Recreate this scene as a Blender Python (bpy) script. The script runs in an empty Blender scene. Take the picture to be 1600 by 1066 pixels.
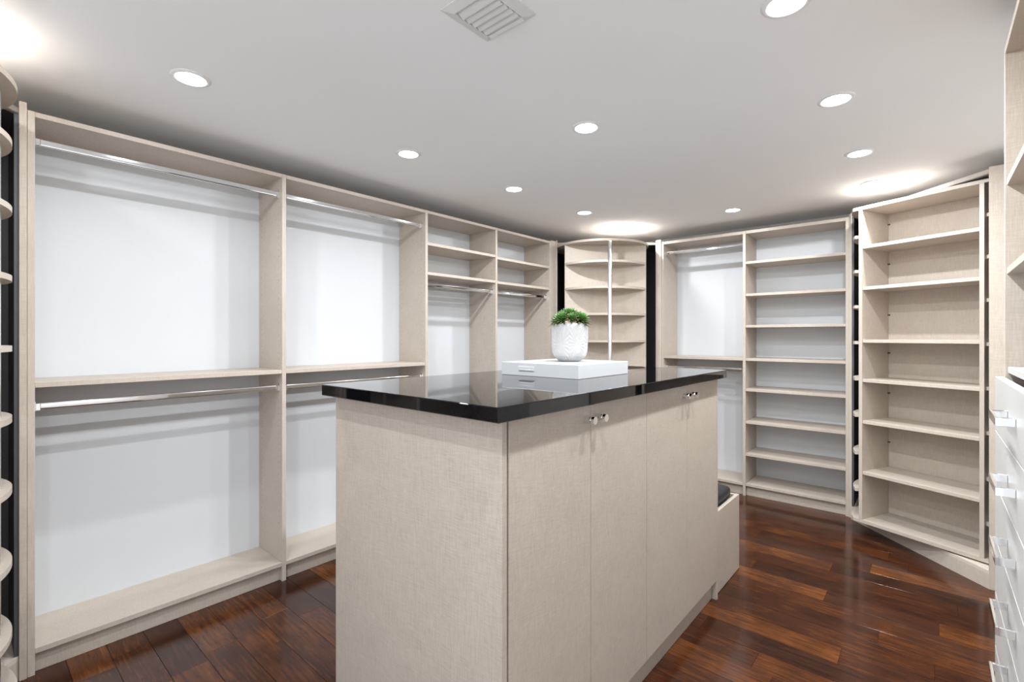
import bpy, bmesh, math, random
from mathutils import Vector
from mathutils.geometry import tessellate_polygon
random.seed(7)
R = math.radians
scene = bpy.context.scene
COL = scene.collection

# ------------------------------------------------------------------ camera, world, exposure
cam_data = bpy.data.cameras.new('camera')
cam_data.sensor_width = 36.0
cam_data.lens = 751.6 / 1600 * 36.0
cam_data.shift_y = -7.0 / 1600
cam_data.clip_start = 0.02
cam = bpy.data.objects.new('camera', cam_data)
COL.objects.link(cam)
cam.location = (0, 0, 1.28)
cam.rotation_euler = (R(90), 0, R(40.985))
scene.camera = cam
world = bpy.data.worlds.new('world')
scene.world = world
world.use_nodes = True
world.node_tree.nodes['Background'].inputs[0].default_value = (0.9, 0.95, 1.0, 1)
world.node_tree.nodes['Background'].inputs[1].default_value = 0.70
scene.view_settings.view_transform = 'Standard'
scene.view_settings.look = 'None'
scene.view_settings.gamma = 1.0
scene.view_settings.use_curve_mapping = False
scene.view_settings.exposure = 1.80
LAMP_POWER = 3.4          # watts of every downlight bulb

# ------------------------------------------------------------------ materials
def new_mat(name):
    m = bpy.data.materials.new(name); m.use_nodes = True
    nt = m.node_tree
    return m, nt, nt.nodes['Principled BSDF']

def N(nt, kind, **kw):
    n = nt.nodes.new(kind)
    for k, v in kw.items(): setattr(n, k, v)
    return n

def plain(name, col, rough=0.5, metal=0.0, spec=0.5, coat=0.0, noise=0.0, nscale=30):
    m, nt, b = new_mat(name)
    b.inputs['Base Color'].default_value = (*col, 1)
    b.inputs['Roughness'].default_value = rough
    b.inputs['Metallic'].default_value = metal
    b.inputs['Specular IOR Level'].default_value = spec
    b.inputs['Coat Weight'].default_value = coat
    if noise:
        tc = N(nt, 'ShaderNodeTexCoord'); no = N(nt, 'ShaderNodeTexNoise')
        no.inputs['Scale'].default_value = nscale; no.inputs['Detail'].default_value = 5
        mx = N(nt, 'ShaderNodeMix', data_type='RGBA')
        mx.inputs[6].default_value = (*[c * (1 - noise) for c in col], 1)
        mx.inputs[7].default_value = (*[min(1, c * (1 + noise)) for c in col], 1)
        nt.links.new(tc.outputs['Object'], no.inputs['Vector'])
        nt.links.new(no.outputs['Fac'], mx.inputs[0]); nt.links.new(mx.outputs[2], b.inputs['Base Color'])
    return m

def linen(name, dark, light, rough=0.42, amp=1.0):
    """woven textile-look laminate: fine horizontal and vertical threads"""
    m, nt, b = new_mat(name)
    tc = N(nt, 'ShaderNodeTexCoord')
    facs = []
    for sc in ((34, 34, 760), (470, 470, 24), (30, 620, 30)):
        mp = N(nt, 'ShaderNodeMapping'); mp.inputs['Scale'].default_value = sc
        no = N(nt, 'ShaderNodeTexNoise'); no.inputs['Scale'].default_value = 1.0
        no.inputs['Detail'].default_value = 2.5; no.inputs['Roughness'].default_value = 0.6
        nt.links.new(tc.outputs['Object'], mp.inputs['Vector']); nt.links.new(mp.outputs[0], no.inputs['Vector'])
        facs.append(no)
    # on level faces the horizontal threads run along X instead
    sx = N(nt, 'ShaderNodeSeparateXYZ'); nt.links.new(tc.outputs['Normal'], sx.inputs[0])
    ab = N(nt, 'ShaderNodeMath', operation='ABSOLUTE'); nt.links.new(sx.outputs['Z'], ab.inputs[0])
    hz = N(nt, 'ShaderNodeMath', operation='GREATER_THAN'); nt.links.new(ab.outputs[0], hz.inputs[0]); hz.inputs[1].default_value = 0.5
    hm = N(nt, 'ShaderNodeMix', data_type='FLOAT'); nt.links.new(hz.outputs[0], hm.inputs[0])
    nt.links.new(facs[0].outputs['Fac'], hm.inputs[2]); nt.links.new(facs[2].outputs['Fac'], hm.inputs[3])
    blot = N(nt, 'ShaderNodeTexNoise'); blot.inputs['Scale'].default_value = 9; blot.inputs['Detail'].default_value = 3
    nt.links.new(tc.outputs['Object'], blot.inputs['Vector'])
    a = N(nt, 'ShaderNodeMath', operation='ADD'); nt.links.new(hm.outputs[0], a.inputs[0]); nt.links.new(facs[1].outputs['Fac'], a.inputs[1])
    c = N(nt, 'ShaderNodeMath', operation='MULTIPLY_ADD'); nt.links.new(blot.outputs['Fac'], c.inputs[0]); c.inputs[1].default_value = 0.30
    nt.links.new(a.outputs[0], c.inputs[2])
    mr = N(nt, 'ShaderNodeMapRange'); mr.inputs['From Min'].default_value = 0.75; mr.inputs['From Max'].default_value = 1.6
    nt.links.new(c.outputs[0], mr.inputs['Value'])
    mx = N(nt, 'ShaderNodeMix', data_type='RGBA')
    mx.inputs[6].default_value = (*dark, 1); mx.inputs[7].default_value = (*light, 1)
    nt.links.new(mr.outputs[0], mx.inputs[0]); nt.links.new(mx.outputs[2], b.inputs['Base Color'])
    bp = N(nt, 'ShaderNodeBump'); bp.inputs['Strength'].default_value = 0.12 * amp; bp.inputs['Distance'].default_value = 0.0006
    nt.links.new(a.outputs[0], bp.inputs['Height']); nt.links.new(bp.outputs[0], b.inputs['Normal'])
    b.inputs['Roughness'].default_value = rough
    b.inputs['Specular IOR Level'].default_value = 0.35
    return m

M = {}
M['linen'] = linen('linen_laminate', (0.43, 0.365, 0.305), (0.61, 0.54, 0.47))
M['linen_door'] = linen('linen_door_laminate', (0.345, 0.290, 0.245), (0.515, 0.45, 0.39))
M['edge'] = linen('pale_edge_banding', (0.56, 0.485, 0.415), (0.68, 0.61, 0.54), amp=0.3)
M['white_linen'] = linen('pale_drawer_laminate', (0.46, 0.455, 0.44), (0.57, 0.565, 0.55), rough=0.42)
M['white'] = plain('white_melamine', (0.64, 0.66, 0.685), 0.55, noise=0.01, nscale=4)
M['ceiling'] = plain('ceiling_paint', (0.91, 0.915, 0.925), 0.9, spec=0.1, noise=0.012, nscale=3)
M['wall'] = plain('wall_paint', (0.86, 0.84, 0.81), 0.85, spec=0.2, noise=0.012, nscale=3)
M['charcoal'] = plain('charcoal_backing', (0.075, 0.077, 0.082), 0.45, noise=0.15, nscale=12)
M['chrome'] = plain('chrome', (0.86, 0.87, 0.89), 0.07, metal=1.0, noise=0.01, nscale=5)
M['dull_metal'] = plain('brushed_steel', (0.86, 0.87, 0.89), 0.38, metal=1.0, noise=0.03, nscale=60)
M['lacquer'] = plain('white_lacquer', (0.60, 0.62, 0.64), 0.25, coat=0.3, noise=0.01, nscale=5)
M['vent'] = plain('vent_enamel', (0.72, 0.72, 0.71), 0.45, noise=0.02, nscale=9)
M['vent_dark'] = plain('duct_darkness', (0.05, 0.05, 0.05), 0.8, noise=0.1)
M['trim'] = plain('downlight_trim', (0.85, 0.85, 0.85), 0.5, noise=0.01)
M['hole'] = plain('peg_hole_brown', (0.24, 0.185, 0.14), 0.8, noise=0.05)
M['pin'] = plain('shelf_pin_dark', (0.06, 0.05, 0.045), 0.5, noise=0.05)
M['soil'] = plain('soil', (0.05, 0.035, 0.025), 0.95, noise=0.4, nscale=200)
M['leather'] = plain('black_leather', (0.012, 0.013, 0.016), 0.42, noise=0.2, nscale=120)
M['plank_gap'] = plain('subfloor', (0.03, 0.012, 0.008), 0.8, noise=0.1)

# black polished stone
m, nt, b = new_mat('black_polished_stone')
tc = N(nt, 'ShaderNodeTexCoord'); no = N(nt, 'ShaderNodeTexNoise'); no.inputs['Scale'].default_value = 260; no.inputs['Detail'].default_value = 4
cr = N(nt, 'ShaderNodeValToRGB'); cr.color_ramp.elements[0].color = (0.0015, 0.0015, 0.002, 1); cr.color_ramp.elements[1].color = (0.007, 0.007, 0.008, 1)
cr.color_ramp.elements[0].position = 0.45; cr.color_ramp.elements[1].position = 0.7
nt.links.new(tc.outputs['Object'], no.inputs['Vector']); nt.links.new(no.outputs['Fac'], cr.inputs[0]); nt.links.new(cr.outputs[0], b.inputs['Base Color'])
b.inputs['Roughness'].default_value = 0.02; b.inputs['IOR'].default_value = 1.38
M['stone'] = m

# ceramic pot
M['pot'] = plain('white_ceramic', (0.50, 0.49, 0.485), 0.55, noise=0.03, nscale=30)

# lamp lens
m, nt, b = new_mat('lamp_lens')
b.inputs['Base Color'].default_value = (1, 1, 1, 1)
b.inputs['Emission Color'].default_value = (0.96, 0.985, 1.0, 1)
b.inputs['Emission Strength'].default_value = 7.0
M['lens'] = m

# succulent leaves: vertex attribute 'tip' runs 0 (base) .. 1 (tip), 'age' 0 young .. 1 old
m, nt, b = new_mat('succulent_leaf')
at = N(nt, 'ShaderNodeVertexColor', layer_name='leaf')
sp = N(nt, 'ShaderNodeSeparateColor'); nt.links.new(at.outputs['Color'], sp.inputs[0])
g = N(nt, 'ShaderNodeMix', data_type='RGBA'); g.inputs[6].default_value = (0.045, 0.20, 0.018, 1); g.inputs[7].default_value = (0.09, 0.13, 0.035, 1)
nt.links.new(sp.outputs[1], g.inputs[0])
t = N(nt, 'ShaderNodeMix', data_type='RGBA'); t.inputs[7].default_value = (0.075, 0.022, 0.022, 1)
mm = N(nt, 'ShaderNodeMath', operation='MULTIPLY'); nt.links.new(sp.outputs[0], mm.inputs[0]); nt.links.new(sp.outputs[1], mm.inputs[1])
nt.links.new(g.outputs[2], t.inputs[6]); nt.links.new(mm.outputs[0], t.inputs[0]); nt.links.new(t.outputs[2], b.inputs['Base Color'])
b.inputs['Roughness'].default_value = 0.4
M['leaf'] = m

# wood planks
m, nt, b = new_mat('reddish_brown_plank_wood')
tc = N(nt, 'ShaderNodeTexCoord'); oi = N(nt, 'ShaderNodeObjectInfo')
sc = N(nt, 'ShaderNodeVectorMath', operation='SCALE'); sc.inputs[0].default_value = (17.3, 9.1, 5.7); nt.links.new(oi.outputs['Random'], sc.inputs['Scale'])
ad = N(nt, 'ShaderNodeVectorMath', operation='ADD'); nt.links.new(tc.outputs['Object'], ad.inputs[0]); nt.links.new(sc.outputs[0], ad.inputs[1])
mp = N(nt, 'ShaderNodeMapping'); mp.inputs['Scale'].default_value = (7.0, 85.0, 10.0); nt.links.new(ad.outputs[0], mp.inputs['Vector'])
g1 = N(nt, 'ShaderNodeTexNoise'); g1.inputs['Scale'].default_value = 1.0; g1.inputs['Detail'].default_value = 6; g1.inputs['Roughness'].default_value = 0.62; g1.inputs['Distortion'].default_value = 0.2
nt.links.new(mp.outputs[0], g1.inputs['Vector'])
g2 = N(nt, 'ShaderNodeTexNoise'); g2.inputs['Scale'].default_value = 7.0; g2.inputs['Detail'].default_value = 3; nt.links.new(ad.outputs[0], g2.inputs['Vector'])
mx = N(nt, 'ShaderNodeMath', operation='MULTIPLY_ADD'); ga = N(nt, 'ShaderNodeMath', operation='MULTIPLY'); ga.inputs[1].default_value = 0.85; nt.links.new(g1.outputs['Fac'], ga.inputs[0])
nt.links.new(g2.outputs['Fac'], mx.inputs[0]); mx.inputs[1].default_value = 0.55; nt.links.new(ga.outputs[0], mx.inputs[2])
rn = N(nt, 'ShaderNodeMath', operation='MULTIPLY_ADD'); nt.links.new(oi.outputs['Random'], rn.inputs[0]); rn.inputs[1].default_value = 0.34; nt.links.new(mx.outputs[0], rn.inputs[2])
mr = N(nt, 'ShaderNodeMapRange'); mr.inputs['From Min'].default_value = 0.58; mr.inputs['From Max'].default_value = 1.22; nt.links.new(rn.outputs[0], mr.inputs['Value'])
cr = N(nt, 'ShaderNodeValToRGB'); e = cr.color_ramp.elements
e[0].position = 0.0; e[0].color = (0.018, 0.007, 0.005, 1); e[1].position = 1.0; e[1].color = (0.175, 0.059, 0.014, 1)
k = cr.color_ramp.elements.new(0.45); k.color = (0.056, 0.0175, 0.0075, 1)
k = cr.color_ramp.elements.new(0.75); k.color = (0.105, 0.034, 0.0105, 1)
nt.links.new(mr.outputs[0], cr.inputs[0]); nt.links.new(cr.outputs[0], b.inputs['Base Color'])
bp = N(nt, 'ShaderNodeBump'); bp.inputs['Strength'].default_value = 0.06; bp.inputs['Distance'].default_value = 0.001
nt.links.new(g1.outputs['Fac'], bp.inputs['Height']); nt.links.new(bp.outputs[0], b.inputs['Normal'])
b.inputs['Roughness'].default_value = 0.15; b.inputs['IOR'].default_value = 1.40
M['wood'] = m

# ------------------------------------------------------------------ helpers
def thing(name, label, cat, loc=(0, 0, 0), rot=0.0, group=None):
    o = bpy.data.objects.new(name, None); COL.objects.link(o)
    o.location = loc; o.rotation_euler = (0, 0, rot); o.empty_display_size = 0.1
    o['label'] = label; o['category'] = cat
    if group: o['group'] = group
    return o

def link(name, bm, mat, parent=None, smooth=False):
    me = bpy.data.meshes.new(name)
    bmesh.ops.recalc_face_normals(bm, faces=bm.faces)
    bm.to_mesh(me); bm.free()
    me.materials.append(M[mat] if isinstance(mat, str) else mat)
    if smooth:
        for p in me.polygons: p.use_smooth = len(p.vertices) <= 4
    o = bpy.data.objects.new(name, me); COL.objects.link(o)
    if parent is not None: o.parent = parent
    return o

def add_box(bm, a, b, bev=0.0008):
    (x0, y0, z0), (x1, y1, z1) = a, b
    x0, x1 = min(x0, x1), max(x0, x1); y0, y1 = min(y0, y1), max(y0, y1); z0, z1 = min(z0, z1), max(z0, z1)
    vs = [bm.verts.new(p) for p in ((x0,y0,z0),(x1,y0,z0),(x1,y1,z0),(x0,y1,z0),(x0,y0,z1),(x1,y0,z1),(x1,y1,z1),(x0,y1,z1))]
    fs = [bm.faces.new([vs[i] for i in f]) for f in ((3,2,1,0),(4,5,6,7),(0,1,5,4),(1,2,6,5),(2,3,7,6),(3,0,4,7))]
    if bev:
        es = list({e for f in fs for e in f.edges})
        bmesh.ops.bevel(bm, geom=es, offset=bev, segments=1, affect='EDGES')

def add_prism(bm, pts, z0, z1):
    lo = [bm.verts.new((x, y, z0)) for x, y in pts]; hi = [bm.verts.new((x, y, z1)) for x, y in pts]
    n = len(pts)
    for i in range(n): bm.faces.new((lo[i], lo[(i+1) % n], hi[(i+1) % n], hi[i]))
    if n < 6:
        bm.faces.new(lo[::-1]); bm.faces.new(hi); return
    for tr in tessellate_polygon([[Vector((x, y, 0)) for x, y in pts]]):     # safe for hollow outlines
        bm.faces.new([lo[i] for i in tr]); bm.faces.new([hi[i] for i in tr[::-1]])

def add_cyl(bm, c0, c1, r0, r1=None, n=24, caps=True):
    r1 = r0 if r1 is None else r1
    c0, c1 = Vector(c0), Vector(c1); d = (c1 - c0).normalized()
    u = d.orthogonal().normalized(); v = d.cross(u)
    A = [bm.verts.new(c0 + r0*(u*math.cos(6.28318531*i/n) + v*math.sin(6.28318531*i/n))) for i in range(n)]
    B = [bm.verts.new(c1 + r1*(u*math.cos(6.28318531*i/n) + v*math.sin(6.28318531*i/n))) for i in range(n)]
    for i in range(n): bm.faces.new((A[i], A[(i+1) % n], B[(i+1) % n], B[i]))
    if caps: bm.faces.new(A[::-1]); bm.faces.new(B)

def add_lathe(bm, c, prof, n=48, caps=True):
    rings = []
    for r, z in prof:
        rings.append([bm.verts.new((c[0]+r*math.cos(2*math.pi*i/n), c[1]+r*math.sin(2*math.pi*i/n), c[2]+z)) for i in range(n)])
    for a, b in zip(rings, rings[1:]):
        for i in range(n): bm.faces.new((a[i], a[(i+1) % n], b[(i+1) % n], b[i]))
    if caps: bm.faces.new(rings[0][::-1]); bm.faces.new(rings[-1])

def L(root, p):                         # world point -> the unrotated thing's own coordinates
    return (p[0]-root.location[0], p[1]-root.location[1], p[2]-root.location[2])

def board(root, name, a, b, mat='linen', parent=None, bev=0.0008):
    bm = bmesh.new(); add_box(bm, L(root, a), L(root, b), bev)
    return link(name, bm, mat, parent or root)

# ------------------------------------------------------------------ the setting
H = 2.22
XW0, XW1, YW0, YW1 = -2.872, 0.64, -0.95, 4.485

def struct(name, a, b, mat):
    bm = bmesh.new(); add_box(bm, a, b, 0); o = link(name, bm, mat); o['kind'] = 'structure'; return o

floor = struct('floor', (XW0-.1, YW0-.1, -.06), (XW1+.1, YW1+.1, -0.006), 'plank_gap')
ceiling = struct('ceiling', (XW0-.1, YW0-.1, H), (XW1+.1, YW1+.1, H+.08), 'ceiling')
struct('wall_left', (XW0-.1, YW0, -.05), (XW0, YW1, H), 'wall')
struct('wall_right', (XW1, YW0, -.05), (XW1+.1, YW1, H), 'wall')
struct('wall_back', (XW0-.1, YW1, -.05), (XW1+.1, YW1+.1, H), 'wall')
# unseen doorway added in the near wall so world light fills the room
wn = struct('wall_near', (XW0-.1, YW0-.1, -.05), (-1.75, YW0, H), 'wall')
for nm, a, b in (('pier', (.50, YW0-.1, -.05), (XW1+.1, YW0, H)), ('lintel', (-1.75, YW0-.1, 2.08), (.50, YW0, H))):
    bm = bmesh.new(); add_box(bm, a, b, 0); link(nm, bm, 'wall', wn)

# floor planks: rows run along X, each plank an object of its own
PW = 0.1235
row = 0; y = 0.2785 - PW * 10
plank_meshes = {}
while y < YW1:
    x = XW0 - random.uniform(0, 0.6)
    while x < XW1:
        ln = random.choice((0.42, 0.6, 0.75, 0.9, 1.05, 1.2))
        a, b_ = max(x, XW0), min(x + ln, XW1)
        if XW1 - b_ < 0.15: b_ = XW1
        y0, y1 = max(y, YW0), min(y + PW, YW1)
        if b_ - a > 0.03 and y1 - y0 > 0.01:
            key = (round(b_-a, 3), round(y1-y0, 3))
            if key not in plank_meshes:
                bm = bmesh.new()
                add_box(bm, (0, 0.0005, -0.006), (key[0]-0.0009, key[1]-0.0005, 0), 0.0003)
                me = bpy.data.meshes.new('plank'); bmesh.ops.recalc_face_normals(bm, faces=bm.faces); bm.to_mesh(me); bm.free()
                me.materials.append(M['wood']); plank_meshes[key] = me
            o = bpy.data.objects.new('plank', plank_meshes[key]); COL.objects.link(o)
            o.location = (a, y0, 0); o.parent = floor
        x = b_ if b_ > x + ln else x + ln
    y += PW; row += 1

# ------------------------------------------------------------------ run cabinets (left wall and back wall)
T = 0.019
def pegs(root, x, sign, plane, f0, back, z0=0.2, z1=2.06, axis='Y'):
    """rows of shelf-pin holes on one face of an upright; plane = coordinate of that face"""
    bm = bmesh.new()
    z = z0
    while z < z1:
        for d in (f0, back):
            if axis == 'Y':   # face normal along Y, holes offset along X
                c0 = (d, plane, z); c1 = (d, plane + sign*0.0004, z)
            else:
                c0 = (plane, d, z); c1 = (plane + sign*0.0004, d, z)
            add_cyl(bm, L(root, c0), L(root, c1), 0.0026, n=6)
        z += 0.032
    o = link('peg_holes', bm, 'hole', root); o['kind'] = 'stuff'

class Run:
    """maps along-wall coordinate s, depth d (0 front .. D back) and z to world"""
    def __init__(self, kind, front, depth):
        self.k, self.f, self.D = kind, front, depth
    def p(self, s, d, z):
        return (self.f - d, s, z) if self.k == 'left' else (s, self.f + d, z)

def rod(root, run, s0, s1, z, d=0.038):
    bm = bmesh.new()
    # flattened oval chrome tube, 27 mm tall and 13 mm deep
    n = 16; prof = []
    for i in range(n):
        a = 2*math.pi*i/n
        prof.append((0.0065*math.copysign(abs(math.cos(a))**0.6, math.cos(a)), 0.0135*math.copysign(abs(math.sin(a))**0.6, math.sin(a))))
    A = [bm.verts.new(L(root, run.p(s0+.002, d+u, z+v))) for u, v in prof]
    B = [bm.verts.new(L(root, run.p(s1-.002, d+u, z+v))) for u, v in prof]
    for i in range(n): bm.faces.new((A[i], A[(i+1) % n], B[(i+1) % n], B[i]))
    bm.faces.new(A); bm.faces.new(B)
    r = link('hanging_rod', bm, 'chrome', root, smooth=False)
    for s, sg in ((s0, 1), (s1, -1)):
        bm = bmesh.new()
        add_box(bm, L(root, run.p(s, d-.011, z-.019)), L(root, run.p(s+sg*.004, d+.011, z+.019)), .001)
        add_box(bm, L(root, run.p(s+sg*.003, d-.0095, z-.0165)), L(root, run.p(s+sg*.018, d+.0095, z+.0125)), .002)
        link('rod_socket', bm, 'chrome', r)
    return r

def bay(run, s0, s1, label, shelves, rods, left_upright=True, right_upright=True, mid=False, top_under=2.11, plinth=True, height=2.13, cat='closet unit', group=None):
    """one cabinet: s0..s1 is the clear inside width"""
    root = thing('closet_unit', label, cat, run.p((s0+s1)/2, run.D/2, 0), 0, group)
    B = lambda nm, a, b, mat='linen', bev=0.0008: board(root, nm, run.p(*a), run.p(*b), mat, bev=bev)
    D = run.D
    if left_upright: B('side_panel', (s0-T, 0, 0), (s0, D, height))
    if right_upright: B('side_panel', (s1, 0, 0), (s1+T, D, height))
    e = .0003
    B('top_panel', (s0+e, 0.0006, top_under), (s1-e, D, height-.0005))
    B('bottom_shelf', (s0+e, 0.0006, .08), (s1-e, D, .10))
    B('toe_kick', (s0+e, 0.028, 0), (s1-e, 0.046, .08))
    B('back_panel', (s0+e, D-.006, .10), (s1-e, D, top_under), 'white', bev=0)
    for z in shelves: B('shelf', (s0+e, 0.002, z), (s1-e, D-.0065, z+.02))
    for z in rods: rod(root, run, s0, s1, z)
    return root

left = Run('left', -2.553, .300)
left_bays = [
    (0.190, 1.109, 'double hanging unit on the left wall, nearest the dark corner cabinet, with chrome rods', [1.086], [2.028, 1.012]),
    (1.130, 2.054, 'second double hanging unit from the near corner on the left wall, partly behind the island', [1.086], [2.028, 1.012]),
    (2.075, 2.745, 'left wall unit with two high shelves over one rod, beside the double hanging unit', [1.897, 1.697], [1.632]),
    (2.766, 3.448, 'left wall unit with two high shelves over one rod, beside the curved corner shelves', [1.885, 1.694], [1.632]),
]
T2 = .0205
T = T2
roots = []
for i, (s0, s1, lab, sh, rd) in enumerate(left_bays):
    rt = bay(left, s0, s1, lab, sh, rd, left_upright=(i == 0), right_upright=True)
    if i == 0: rt_first = rt
    pegs(rt, 0, -1, s1, left.f-.042, left.f-.262)
    roots.append(rt)
back = Run('back', 4.145, .315)
b1 = bay(back, -1.801, -1.1385, 'double hanging unit on the back wall, right of the curved corner shelves, with chrome rods', [1.086], [2.028, 1.010], top_under=2.105)
b2 = bay(back, -1.117, -0.4535, 'tall open shelving unit of seven shelves on the back wall beside the hanging unit',
         [1.862, 1.604, 1.352, 1.085, 0.841, 0.581, 0.322], [], left_upright=False, top_under=2.105)
T = 0.0190

# ------------------------------------------------------------------ corner cabinets (dark boxes with a frame that the carousels turn in)
def corner_cabinet(label, p0, p1, wallx, wally, extra=None):
    """p0, p1: the two ends of the diagonal opening; wallx / wally: the room walls behind"""
    root = thing('corner_cabinet', label, 'corner cabinet', ((p0[0]+p1[0])/2, (p0[1]+p1[1])/2, 0))
    d = Vector((p1[0]-p0[0], p1[1]-p0[1], 0)); ln = d.length; d.normalize()
    n = Vector((-d.y, d.x, 0))
    cc = Vector((wallx, wally, 0)) - Vector((*p0, 0))
    if n.dot(cc) < 0: n = -n
    def slab(name, s0, s1, t0, t1, z0, z1, mat):
        pts = []
        for s, t in ((s0, t0), (s1, t0), (s1, t1), (s0, t1)):
            q = Vector((*p0, 0)) + d*s + n*t; q = L(root, q); pts.append((q[0], q[1]))
        bm = bmesh.new(); add_prism(bm, pts, z0, z1); return link(name, bm, mat, root)
    slab('header', 0, ln, 0, .018, 2.108, 2.13, 'linen')
    slab('toe_kick', 0, ln, 0.0, .018, 0, .075, 'linen')
    def tri(name, z0, z1, mat, inset=.006):
        sx = 1 if wallx > p0[0] or wallx > p1[0] else -1
        sy = 1 if wally > min(p0[1], p1[1]) else -1
        pts = [p0, p1]
        a = p0 if abs(p0[0]-wallx) < abs(p1[0]-wallx) else p1      # end nearer the wall at wallx
        c = p1 if a is p0 else p0
        wx, wy = wallx - sx*inset, wally - sy*inset
        poly = [a, (wx, a[1]), (wx, wy), (c[0], wy), c]
        q = [L(root, (x, y, 0))[:2] for x, y in poly]
        bm = bmesh.new(); add_prism(bm, q, z0, z1); return link(name, bm, mat, root), poly
    _, poly = tri('base_panel', .0752, .092, 'edge')
    tri('top_lining', 2.1085, 2.1115, 'charcoal'); tri('top_panel', 2.1118, 2.1298, 'edge')
    a, b, c, d2, e = poly
    t = .012
    def wallboard(q0, q1):
        q0, q1 = Vector((*q0, 0)), Vector((*q1, 0)); dd = (q1-q0).normalized(); nn = Vector((-dd.y, dd.x, 0))
        mid = Vector(((p0[0]+p1[0])/2, (p0[1]+p1[1])/2, 0))
        if nn.dot(mid-q0) < 0: nn = -nn
        pts = [L(root, p)[:2] for p in (q0, q1, q1+nn*t, q0+nn*t)]
        bm = bmesh.new(); add_prism(bm, pts, .0925, 2.108); link('backing_panel', bm, 'charcoal', root)
    wallboard(a, b) if (Vector(a)-Vector(b)).length > .05 else None
    wallboard(b, c); wallboard(c, d2)
    wallboard(d2, e) if (Vector(d2)-Vector(e)).length > .05 else None
    return root

XB, YB = XW0, YW1
# far left corner
cL = corner_cabinet('dark lined corner cabinet housing the curved shelves between left and back walls', (-2.556, 3.545), (-1.862, 4.148), XB, YB)
board(cL, 'post', (-2.5525, 3.4695, 0), (-2.575, 3.545, 2.14)); board(cL, 'post', (-2.5475, 3.5455, 0), (-2.5555, 3.560, 2.15), 'edge')
board(cL, 'post', (-1.8715, 4.134, 0), (-1.8225, 4.16, 2.15), 'edge'); 
# right corner
cR = corner_cabinet('dark lined corner cabinet housing the tall turned shelving unit on the right', (-.412, 4.098), (.226, 3.423), XW1, YB)
board(cR, 'post', (-.4325, 4.135, 0), (-.413, 4.47, 2.145)); board(cR, 'post', (-.4170, 4.098, 0), (-.4125, 4.134, 2.145), 'edge')
board(cR, 'filler_panel', (.226, 3.421, 0), (.628, 3.440, 2.140))
# near left corner
cN = corner_cabinet('dark lined corner cabinet at the left edge of the room housing rounded shelves', (-2.556, .147), (-1.905, -.50), XB, YW0)
board(cN, 'post', (-2.549, .1475, 0), (-2.575, .1685, 2.155)); board(cN, 'post', (-2.574, .149, 0), (-2.86, .1685, 2.13))

def arc_pts(r, a0, a1, n):
    return [(r*math.cos(a0+(a1-a0)*i/n), r*math.sin(a0+(a1-a0)*i/n)) for i in range(n+1)]

LV_A = [0.407, 0.729, 0.992, 1.241, 1.574, 1.835]
LV_B = [0.31, 0.545, 0.785, 1.018, 1.250, 1.480, 1.706, 1.925]
def carousel(label, C, rot, rd=.430, rs=.418, hw=.3, f=.29, lobes=True, pole=True, lobe_pole=(-.352, -.095)):
    root = thing('revolving_shelf_unit', label, 'revolving shelves', (C[0], C[1], .1), rot)
    def prism(name, pts, z0, z1, mat='linen', parent=None):
        bm = bmesh.new(); add_prism(bm, pts, z0-.1, z1-.1); return link(name, bm, mat, parent or root)
    def box(name, a, b, mat='linen'):
        bm = bmesh.new(); add_box(bm, (a[0], a[1], a[2]-.1), (b[0], b[1], b[2]-.1)); return link(name, bm, mat, root)
    bd = .020
    a0 = -math.asin(f/rd); a1 = math.pi - a0
    disc = arc_pts(rd, a0, a1, 56)
    prism('bottom_disc', disc, .101, .121); prism('top_disc', disc, 2.083, 2.103)
    px = hw
    for s in (-1, 1): box('side_panel', (s*px, -f+.0005, .1215), (s*(px-bd), .018 if not lobes else .2, 2.0825))
    box('back_panel', (-px+bd+.0005, -.0005, .1215), (px-bd-.0005, .0165, 2.0825))
    yb = .2005
    rw = (px if lobes else math.sqrt(rd*rd-.22**2)-.0015)
    box('rear_panel', (-rw, yb, .1215), (rw, yb+.018, 2.0825))
    for z in LV_A:
        box('shelf', (-px+bd+.0005, -f+.004, z), (px-bd-.0005, -.001, z+.02))
        bm = bmesh.new()
        add_cyl(bm, (-(px-bd), -.006, z+.08), (-(px-bd-.012), -.006, z+.08), .004, n=8)
        link('shelf_pin', bm, 'pin', root)
    ys = yb + .019
    for z in LV_B:
        if lobes:
            q = px + .0006
            y0 = -math.sqrt(rs*rs - q*q) + .012
            aa = math.atan2(y0, q)
            pts = arc_pts(rs, aa + .05, math.pi - aa - .05, 60)
            pts += [(-q, y0+.03), (-q, ys), (q, ys), (q, y0+.03)]
        else:
            aa = math.asin(ys/rs)
            pts = arc_pts(rs, aa, math.pi-aa, 36)
        prism('curved_shelf', pts, z-.019, z)
    if pole:
        bm = bmesh.new(); add_cyl(bm, (0, rs-.002, .0212), (0, rs-.002, 1.9825), .0165, n=24)
        link('pole', bm, 'dull_metal', root, smooth=True)
    if lobes:
        bm = bmesh.new(); add_cyl(bm, (*lobe_pole, .0212), (*lobe_pole, 1.9825), .009, n=16)
        link('pole', bm, 'dull_metal', root, smooth=True)
    return root
carousel('turned tall shelving unit with straight shelves and rounded side lobes in the right corner', (.054, 3.899), R(-24.1), rd=.445, rs=.437, hw=.305)
carousel('revolving unit with bowed shelves and a front pole in the corner behind the plant', (-2.29, 3.886), math.atan2(-.652, -.758), rd=.42, rs=.415, lobes=False)
carousel('revolving unit at the left edge of the room, only its rounded shelf ends showing', (-2.32, -.30), R(95), lobe_pole=(.375, -.088))

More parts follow.
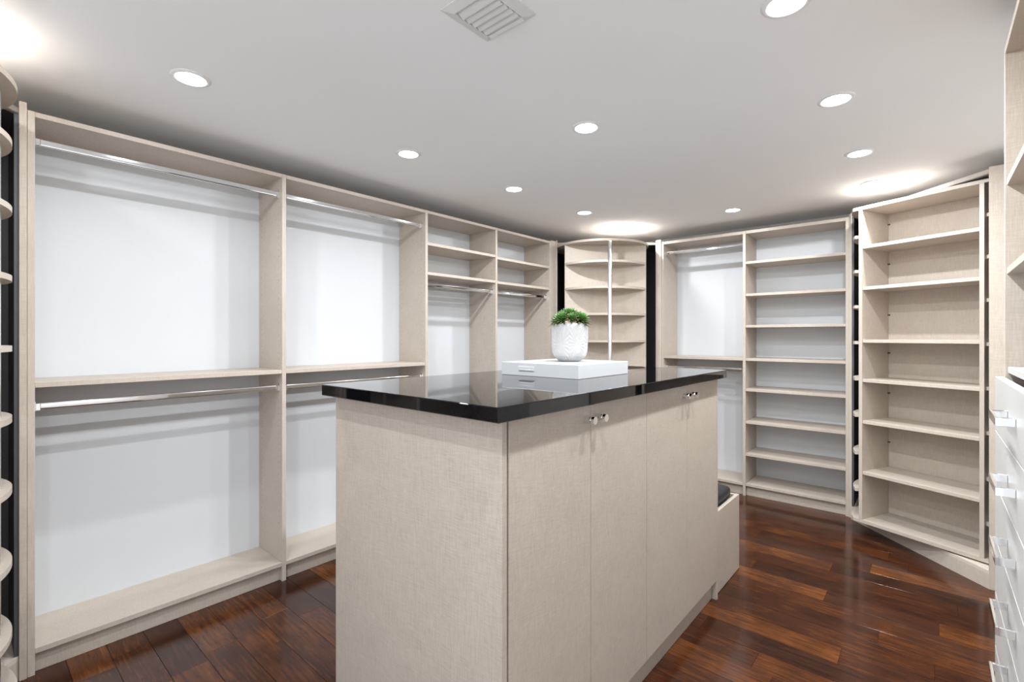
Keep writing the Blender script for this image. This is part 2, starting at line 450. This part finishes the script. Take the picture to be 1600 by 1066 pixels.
# ------------------------------------------------------------------ island
isl = thing('island_cabinet', 'freestanding island cabinet with four linen textured doors under a black worktop', 'island cabinet', (-1.17, 1.64, 0))
IX0, IX1 = -1.562, -.781
dm = 'linen_door'
board(isl, 'end_panel', (IX0, .862, 0), (IX1, .8805, 1.0795), dm)
board(isl, 'end_panel', (IX0, 2.412, 0), (IX1, 2.430, 1.0795), dm)
board(isl, 'carcass', (IX0+.02, .8812, .093), (IX1-.022, 2.4115, 1.078), dm)
board(isl, 'toe_kick', (IX0+.03, .8812, 0), (IX1-.024, 2.4115, .0925), dm)
edges = [.8865, 1.2665, 1.6495, 2.0335, 2.4105]
for i in range(4):
    a, c = edges[i], edges[i+1]
    d = board(isl, 'door', (IX1-.0205, a+.0012, .094), (IX1, c-.0012, 1.073), dm, bev=.001)
    ky = 1.2335 if i == 0 else 1.2985 if i == 1 else 2.001 if i == 2 else 2.066
    bm = bmesh.new()
    o = L(isl, (IX1, ky, 1.031))
    def P(dx): return (o[0]+dx, o[1], o[2])
    add_cyl(bm, P(0.0002), P(.004), .0105, n=20)
    add_cyl(bm, P(.004), P(.022), .0110, n=20)
    add_cyl(bm, P(.022), P(.0265), .0070, n=20)
    add_cyl(bm, P(.0265), P(.036), .0118, n=20)
    link('knob', bm, 'chrome', d)
top = None
bm = bmesh.new(); add_box(bm, (-.4085, -.8175, 0), (.4085, .8175, .037), .0022)
top = link('worktop', bm, 'stone'); top.location = (-1.1535, 1.6275, 1.08)
top['label'] = 'polished black stone worktop lying on the island cabinet'; top['category'] = 'worktop'

bench = thing('bench', 'low linen bench box with black padded seat at the far end of the island', 'bench', (-1.17, 2.64, 0))
board(bench, 'side_panel', (-.795, 2.4305, .004), (-.814, 2.828, .410), dm)
board(bench, 'side_panel', (-1.546, 2.4305, .004), (-1.527, 2.828, .410), dm)
board(bench, 'front_panel', (-1.526, 2.808, .004), (-.815, 2.827, .409), dm)
board(bench, 'seat_board', (-1.526, 2.4305, .36), (-.815, 2.807, .379), dm)
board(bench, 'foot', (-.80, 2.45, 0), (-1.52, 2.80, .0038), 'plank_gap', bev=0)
bm = bmesh.new()
add_box(bm, L(bench, (-1.522, 2.434, .3795)), L(bench, (-.819, 2.824, .468)), .022)
cu = link('cushion', bm, 'leather', bench, smooth=True)
md = cu.modifiers.new('round', 'SUBSURF'); md.levels = 2; md.render_levels = 2
md.subdivision_type = 'CATMULL_CLARK'

# ------------------------------------------------------------------ white box and the potted plant
bx = thing('storage_box', 'flat white lacquered box with a pull plate, lying on the black worktop', 'box', (-1.1985, 1.7345, 1.117))
board(bx, 'body', (-1.394, 1.537, 1.1172), (-1.003, 1.932, 1.1715), 'lacquer', bev=.001)
hd = board(bx, 'handle', (-1.296, 1.5335, 1.137), (-1.214, 1.5368, 1.156), 'lacquer', bev=.0008)
bm = bmesh.new(); add_box(bm, L(bx, (-1.292, 1.5300, 1.1405)), L(bx, (-1.218, 1.5334, 1.1430)), .0006)
link('pull_lip', bm, 'lacquer', hd)

pc = (-1.199, 1.768, 1.1718)
pl = thing('potted_succulent', 'green succulent rosettes in a ribbed white ceramic pot on the white box', 'plant', pc)
prof = [(.030, .0), (.046, .0015), (.052, .006), (.060, .013), (.0695, .024), (.0755, .040), (.0780, .06), (.0788, .085), (.0785, .12), (.0778, .150), (.0765, .1625), (.0750, .1645), (.0728, .1635), (.0718, .158), (.0715, .148)]
# resample the outer wall finely and emboss a fan-shaped feather relief
fine = []
for (r0, z0), (r1, z1) in zip(prof, prof[1:]):
    k = 1 if z1 < z0 or z1 > .16 else max(1, int(math.hypot(r1-r0, z1-z0)/.0022))
    for j in range(k): fine.append((r0+(r1-r0)*j/k, z0+(z1-z0)*j/k))
fine.append(prof[-1])
bm = bmesh.new(); n = 150; rings = []
for idx, (r, z) in enumerate(fine):
    ring = []
    outer = idx < len(fine)-6
    for i in range(n):
        a = 2*math.pi*i/n
        dr = 0
        if outer and z > .004:
            w = (a*6/(2*math.pi)) % 1.0 - .5
            rho = math.hypot(w*1.0, (z-.07)/.08*.5); th = math.atan2((z-.075)/.08*.5, w)
            dr = .0017*math.sin(th*26) * min(1, rho*4) * min(1, (.162-z)/.012 if z > .15 else 1)
        ring.append(bm.verts.new(((r+dr)*math.cos(a), (r+dr)*math.sin(a), z)))
    rings.append(ring)
for a_, b_ in zip(rings, rings[1:]):
    for i in range(n): bm.faces.new((a_[i], a_[(i+1) % n], b_[(i+1) % n], b_[i]))
bm.faces.new(rings[0][::-1])
link('pot', bm, 'pot', pl, smooth=True)
bm = bmesh.new(); add_lathe(bm, (0, 0, 0), [(.070, .148), (.060, .156), (.03, .160), (.002, .161)], 32)
link('soil', bm, 'soil', pl, smooth=True)

def rosette(center, axis, rad, nleaf, seed):
    rnd = random.Random(seed)
    bm = bmesh.new(); lay = bm.loops.layers.color.new('leaf')
    ax = Vector(axis).normalized(); u = ax.orthogonal().normalized(); v = ax.cross(u)
    for k in range(nleaf):
        t = (k+.5)/nleaf
        phi = k*2.39996 + rnd.uniform(-.1, .1)
        elev = R(82) - t*R(74)                      # young leaves upright, old ones splayed
        out = u*math.cos(phi) + v*math.sin(phi)
        d = (out*math.cos(elev) + ax*math.sin(elev)).normalized()
        side = ax.cross(out).normalized(); nrm = d.cross(side).normalized()
        ln = rad*(.62+.45*t)*rnd.uniform(.9, 1.1); w = rad*.115*(.75+.4*t); th = w*.5
        base = Vector(center) + out*rad*.07*t - ax*rad*.1*t
        secs = [(0, .55), (.35, .95), (.7, .85), (.9, .45)]
        rg = []
        for s, ww in secs:
            c = base + d*ln*s + nrm*(.10*ln*s*s)*(-1)
            rg.append([bm.verts.new(c + side*w*ww*cx + nrm*th*ww*cz) for cx, cz in ((1, 0), (0, .8), (-1, 0), (0, -.8))])
        tip = bm.verts.new(base + d*ln*1.0 - nrm*.10*ln)
        vt = {}
        for (s, _), r_ in zip(secs, rg):
            for q in r_: vt[q] = s
        vt[tip] = 1.0
        fs = []
        for a, b in zip(rg, rg[1:]):
            for i in range(4): fs.append(bm.faces.new((a[i], a[(i+1) % 4], b[(i+1) % 4], b[i])))
        for i in range(4): fs.append(bm.faces.new((rg[-1][i], rg[-1][(i+1) % 4], tip)))
        for f_ in fs:
            f_.smooth = True
            for lp in f_.loops: lp[lay] = (vt[lp.vert]**1.1, min(1, .28 + t)*rnd.uniform(.8, 1), 0, 1)
    me = bpy.data.meshes.new('rosette'); bmesh.ops.recalc_face_normals(bm, faces=bm.faces); bm.to_mesh(me); bm.free()
    me.materials.append(M['leaf'])
    o = bpy.data.objects.new('rosette', me); COL.objects.link(o); o.parent = pl
Fv = Vector((-.6558, .7549, 0)); Rv = Vector((.7549, .6558, 0))
for (r_, f_, z_, ax_r, ax_f, rad, nl, sd) in (
        (-.038, -.030, .180, -.42, -.42, .054, 74, 1), (.042, -.026, .180, .40, -.42, .054, 74, 2),
        (.000, .010, .198, .0, -.15, .058, 84, 3), (-.034, .042, .182, -.4, .4, .050, 50, 4), (.040, .042, .182, .4, .4, .050, 50, 5),
        (.002, -.046, .184, .0, -.5, .040, 50, 6), (-.054, .004, .181, -.6, .0, .036, 40, 7), (.054, .004, .181, .6, .0, .036, 40, 8)):
    c = Rv*r_ + Fv*f_; a = Rv*ax_r + Fv*ax_f + Vector((0, 0, 1))
    rosette((c.x, c.y, z_), a, rad, nl, sd)

# ------------------------------------------------------------------ right-hand drawer cabinet
dc = thing('drawer_cabinet', 'tall pale cabinet at the right edge with open shelves over chrome handled drawers', 'cabinet', (.38, 1.65, 0))
XF, XK, Y0, Y1 = .166, .628, 1.25, 2.03
board(dc, 'side_panel', (XF, Y1-.019, 0), (XK, Y1, 2.13)); board(dc, 'side_panel', (XF, Y0, 0), (XK, Y0+.019, 2.13))
board(dc, 'top_panel', (XF, Y0+.0195, 2.108), (XK, Y1-.0195, 2.1295))
board(dc, 'back_panel', (XK-.007, Y0+.0195, .08), (XK, Y1-.0195, 2.107))
for z in (1.722, 1.462): board(dc, 'shelf', (XF+.004, Y0+.0195, z), (XK-.008, Y1-.0195, z+.02))
board(dc, 'counter', (XF+.006, Y0+.0195, 1.174), (XK-.008, Y1-.0195, 1.192), 'white_linen')
board(dc, 'toe_kick', (XF+.03, Y0+.0195, 0), (XF+.05, Y1-.0195, .04))
zs = [1.163, 1.003, .843, .683, .523, .363, .203, .045]
for za, zb in zip(zs, zs[1:]):
    d = board(dc, 'drawer', (XF-.0195, Y0+.002, zb+.0015), (XF-.0006, Y1-.002, za-.0015), 'white_linen', bev=.001)
    # shallow drawer box behind the front
    zc = (za+zb)/2 + .002
    bm = bmesh.new()
    add_box(bm, L(dc, (XF-.0535, 1.56, zc-.010)), L(dc, (XF-.047, 1.72, zc+.010)), .001)
    add_box(bm, L(dc, (XF-.0475, 1.56, zc-.010)), L(dc, (XF-.0197, 1.567, zc+.010)), .001)
    add_box(bm, L(dc, (XF-.0475, 1.713, zc-.010)), L(dc, (XF-.0197, 1.72, zc+.010)), .001)
    link('handle', bm, 'chrome', d)

# ------------------------------------------------------------------ ceiling fittings
lights = [
    (-2.028, 0.554, 'recessed downlight over the near end of the left wall units'),
    (-2.022, 1.516, 'recessed downlight in front of the second left hanging unit'),
    (-1.997, 2.317, 'recessed downlight in front of the left unit with two high shelves'),
    (-1.975, 3.108, 'small looking downlight just in front of the curved corner shelves, left of the plant'),
    (-1.165, 1.849, 'recessed downlight in the middle of the ceiling, above the plant'),
    (-0.281, 2.279, 'recessed downlight over the right aisle between the top right light and the corner'),
    (-0.272, 3.024, 'recessed downlight in front of the right corner shelving unit'),
    (-1.104, 3.765, 'recessed downlight close to the back wall hanging unit'),
    (-0.266, 3.665, 'faint downlight directly above the right corner cabinet, set in its own glow'),
    (-1.942, 3.783, 'faint downlight directly above the far left corner cabinet'),
    (-0.306, 1.530, 'downlight cut by the top edge of the photo, right of the air vent'),
    (-2.169, -0.054, 'downlight above the near left corner cabinet'),
    (-1.157, 0.136, 'unseen fill downlight added behind the camera near the doorway'),  # from here on: lamps out of view, added as fill light
    (-0.325, 0.678, 'unseen fill downlight added beside the camera over the drawers'),
    (-0.325, -0.316, 'unseen fill downlight added behind the camera near the right wall'),
]
DIM = {0: .62, 1: .52, 2: .60, 3: .80, 4: 1.25, 5: 1.4, 6: 1.6, 7: .50, 8: .9, 9: .7, 10: 1.15, 11: .32}      # output tuned per lamp to even out the brightness
for i, (x, y, lab) in enumerate(lights):
    t = thing('downlight', lab, 'ceiling light', (x, y, H), 0, 'recessed ceiling downlights')
    bm = bmesh.new(); add_lathe(bm, (0, 0, 0), [(.049, -.0005), (.0475, -.0045), (.050, -.0060), (.056, -.0055), (.063, -.003), (.0635, -.0003)], 40, caps=False)
    link('trim_ring', bm, 'trim', t, smooth=True)
    bm = bmesh.new(); add_lathe(bm, (0, 0, 0), [(.0473, -.0006), (.0473, -.0030), (.001, -.0034)], 40)
    link('lens', bm, 'lens', t)
    la = bpy.data.lights.new('bulb', 'AREA'); la.shape = 'DISK'; la.size = .05; la.energy = LAMP_POWER * DIM.get(i, 1.0)
    la.color = (0.93, 0.97, 1.0); la.spread = R(178)
    lo = bpy.data.objects.new('bulb', la); COL.objects.link(lo); lo.parent = t; lo.location = (0, 0, -.0048)

vt = thing('ceiling_vent', 'square white air vent with slanted louvres in the ceiling', 'air vent', (-1.066*.904, 1.112*.904, H))
vt.scale = (.904, .904, .904)
def ring_frame(half0, half1, z0, z1):
    bm = bmesh.new()
    a = [bm.verts.new((sx*half0, sy*half0, z0)) for sx, sy in ((-1,-1),(1,-1),(1,1),(-1,1))]
    b = [bm.verts.new((sx*half1, sy*half1, z1)) for sx, sy in ((-1,-1),(1,-1),(1,1),(-1,1))]
    c = [bm.verts.new((sx*half1, sy*half1, z1+.012)) for sx, sy in ((-1,-1),(1,-1),(1,1),(-1,1))]
    e = [bm.verts.new((sx*half0, sy*half0, -.0003)) for sx, sy in ((-1,-1),(1,-1),(1,1),(-1,1))]
    for i in range(4):
        j = (i+1) % 4
        bm.faces.new((a[i], a[j], b[j], b[i])); bm.faces.new((b[i], b[j], c[j], c[i])); bm.faces.new((e[i], e[j], a[j], a[i]))
    return bm
link('frame', ring_frame(.108, .076, -.0035, -.0135), 'vent', vt)
bm = bmesh.new(); add_box(bm, (-.0758, -.0758, -.0012), (.0758, .0758, -.0003), 0); link('duct_shade_plate', bm, 'vent_dark', vt)  # solid dark plate, the shade inside the duct put into its colour
for k in range(6):
    y0 = -.062 + k*.0262
    bm = bmesh.new(); prof = []
    for j in range(6):
        q = j/5; prof.append((y0 + .022 - .029*q, -.0150 + .0125*q**1.6))
    A = [bm.verts.new((-.0735, py, pz)) for py, pz in prof]; Bv = [bm.verts.new((.0735, py, pz)) for py, pz in prof]
    A2 = [bm.verts.new((-.0735, py+.0008, pz-.0007)) for py, pz in prof]; B2 = [bm.verts.new((.0735, py+.0008, pz-.0007)) for py, pz in prof]
    for j in range(5):
        bm.faces.new((A[j], A[j+1], Bv[j+1], Bv[j])); bm.faces.new((A2[j+1], A2[j], B2[j], B2[j+1]))
    bm.faces.new((A[0], Bv[0], B2[0], A2[0])); bm.faces.new((A[5], A2[5], B2[5], Bv[5]))
    bm.faces.new(A + A2[::-1]); bm.faces.new(Bv[::-1] + B2)
    link('louvre', bm, 'vent', vt)
bm = bmesh.new(); add_cyl(bm, (-.088, .03, -.0085), (-.088, .03, -.0125), .003, n=10); link('screw', bm, 'dull_metal', vt)
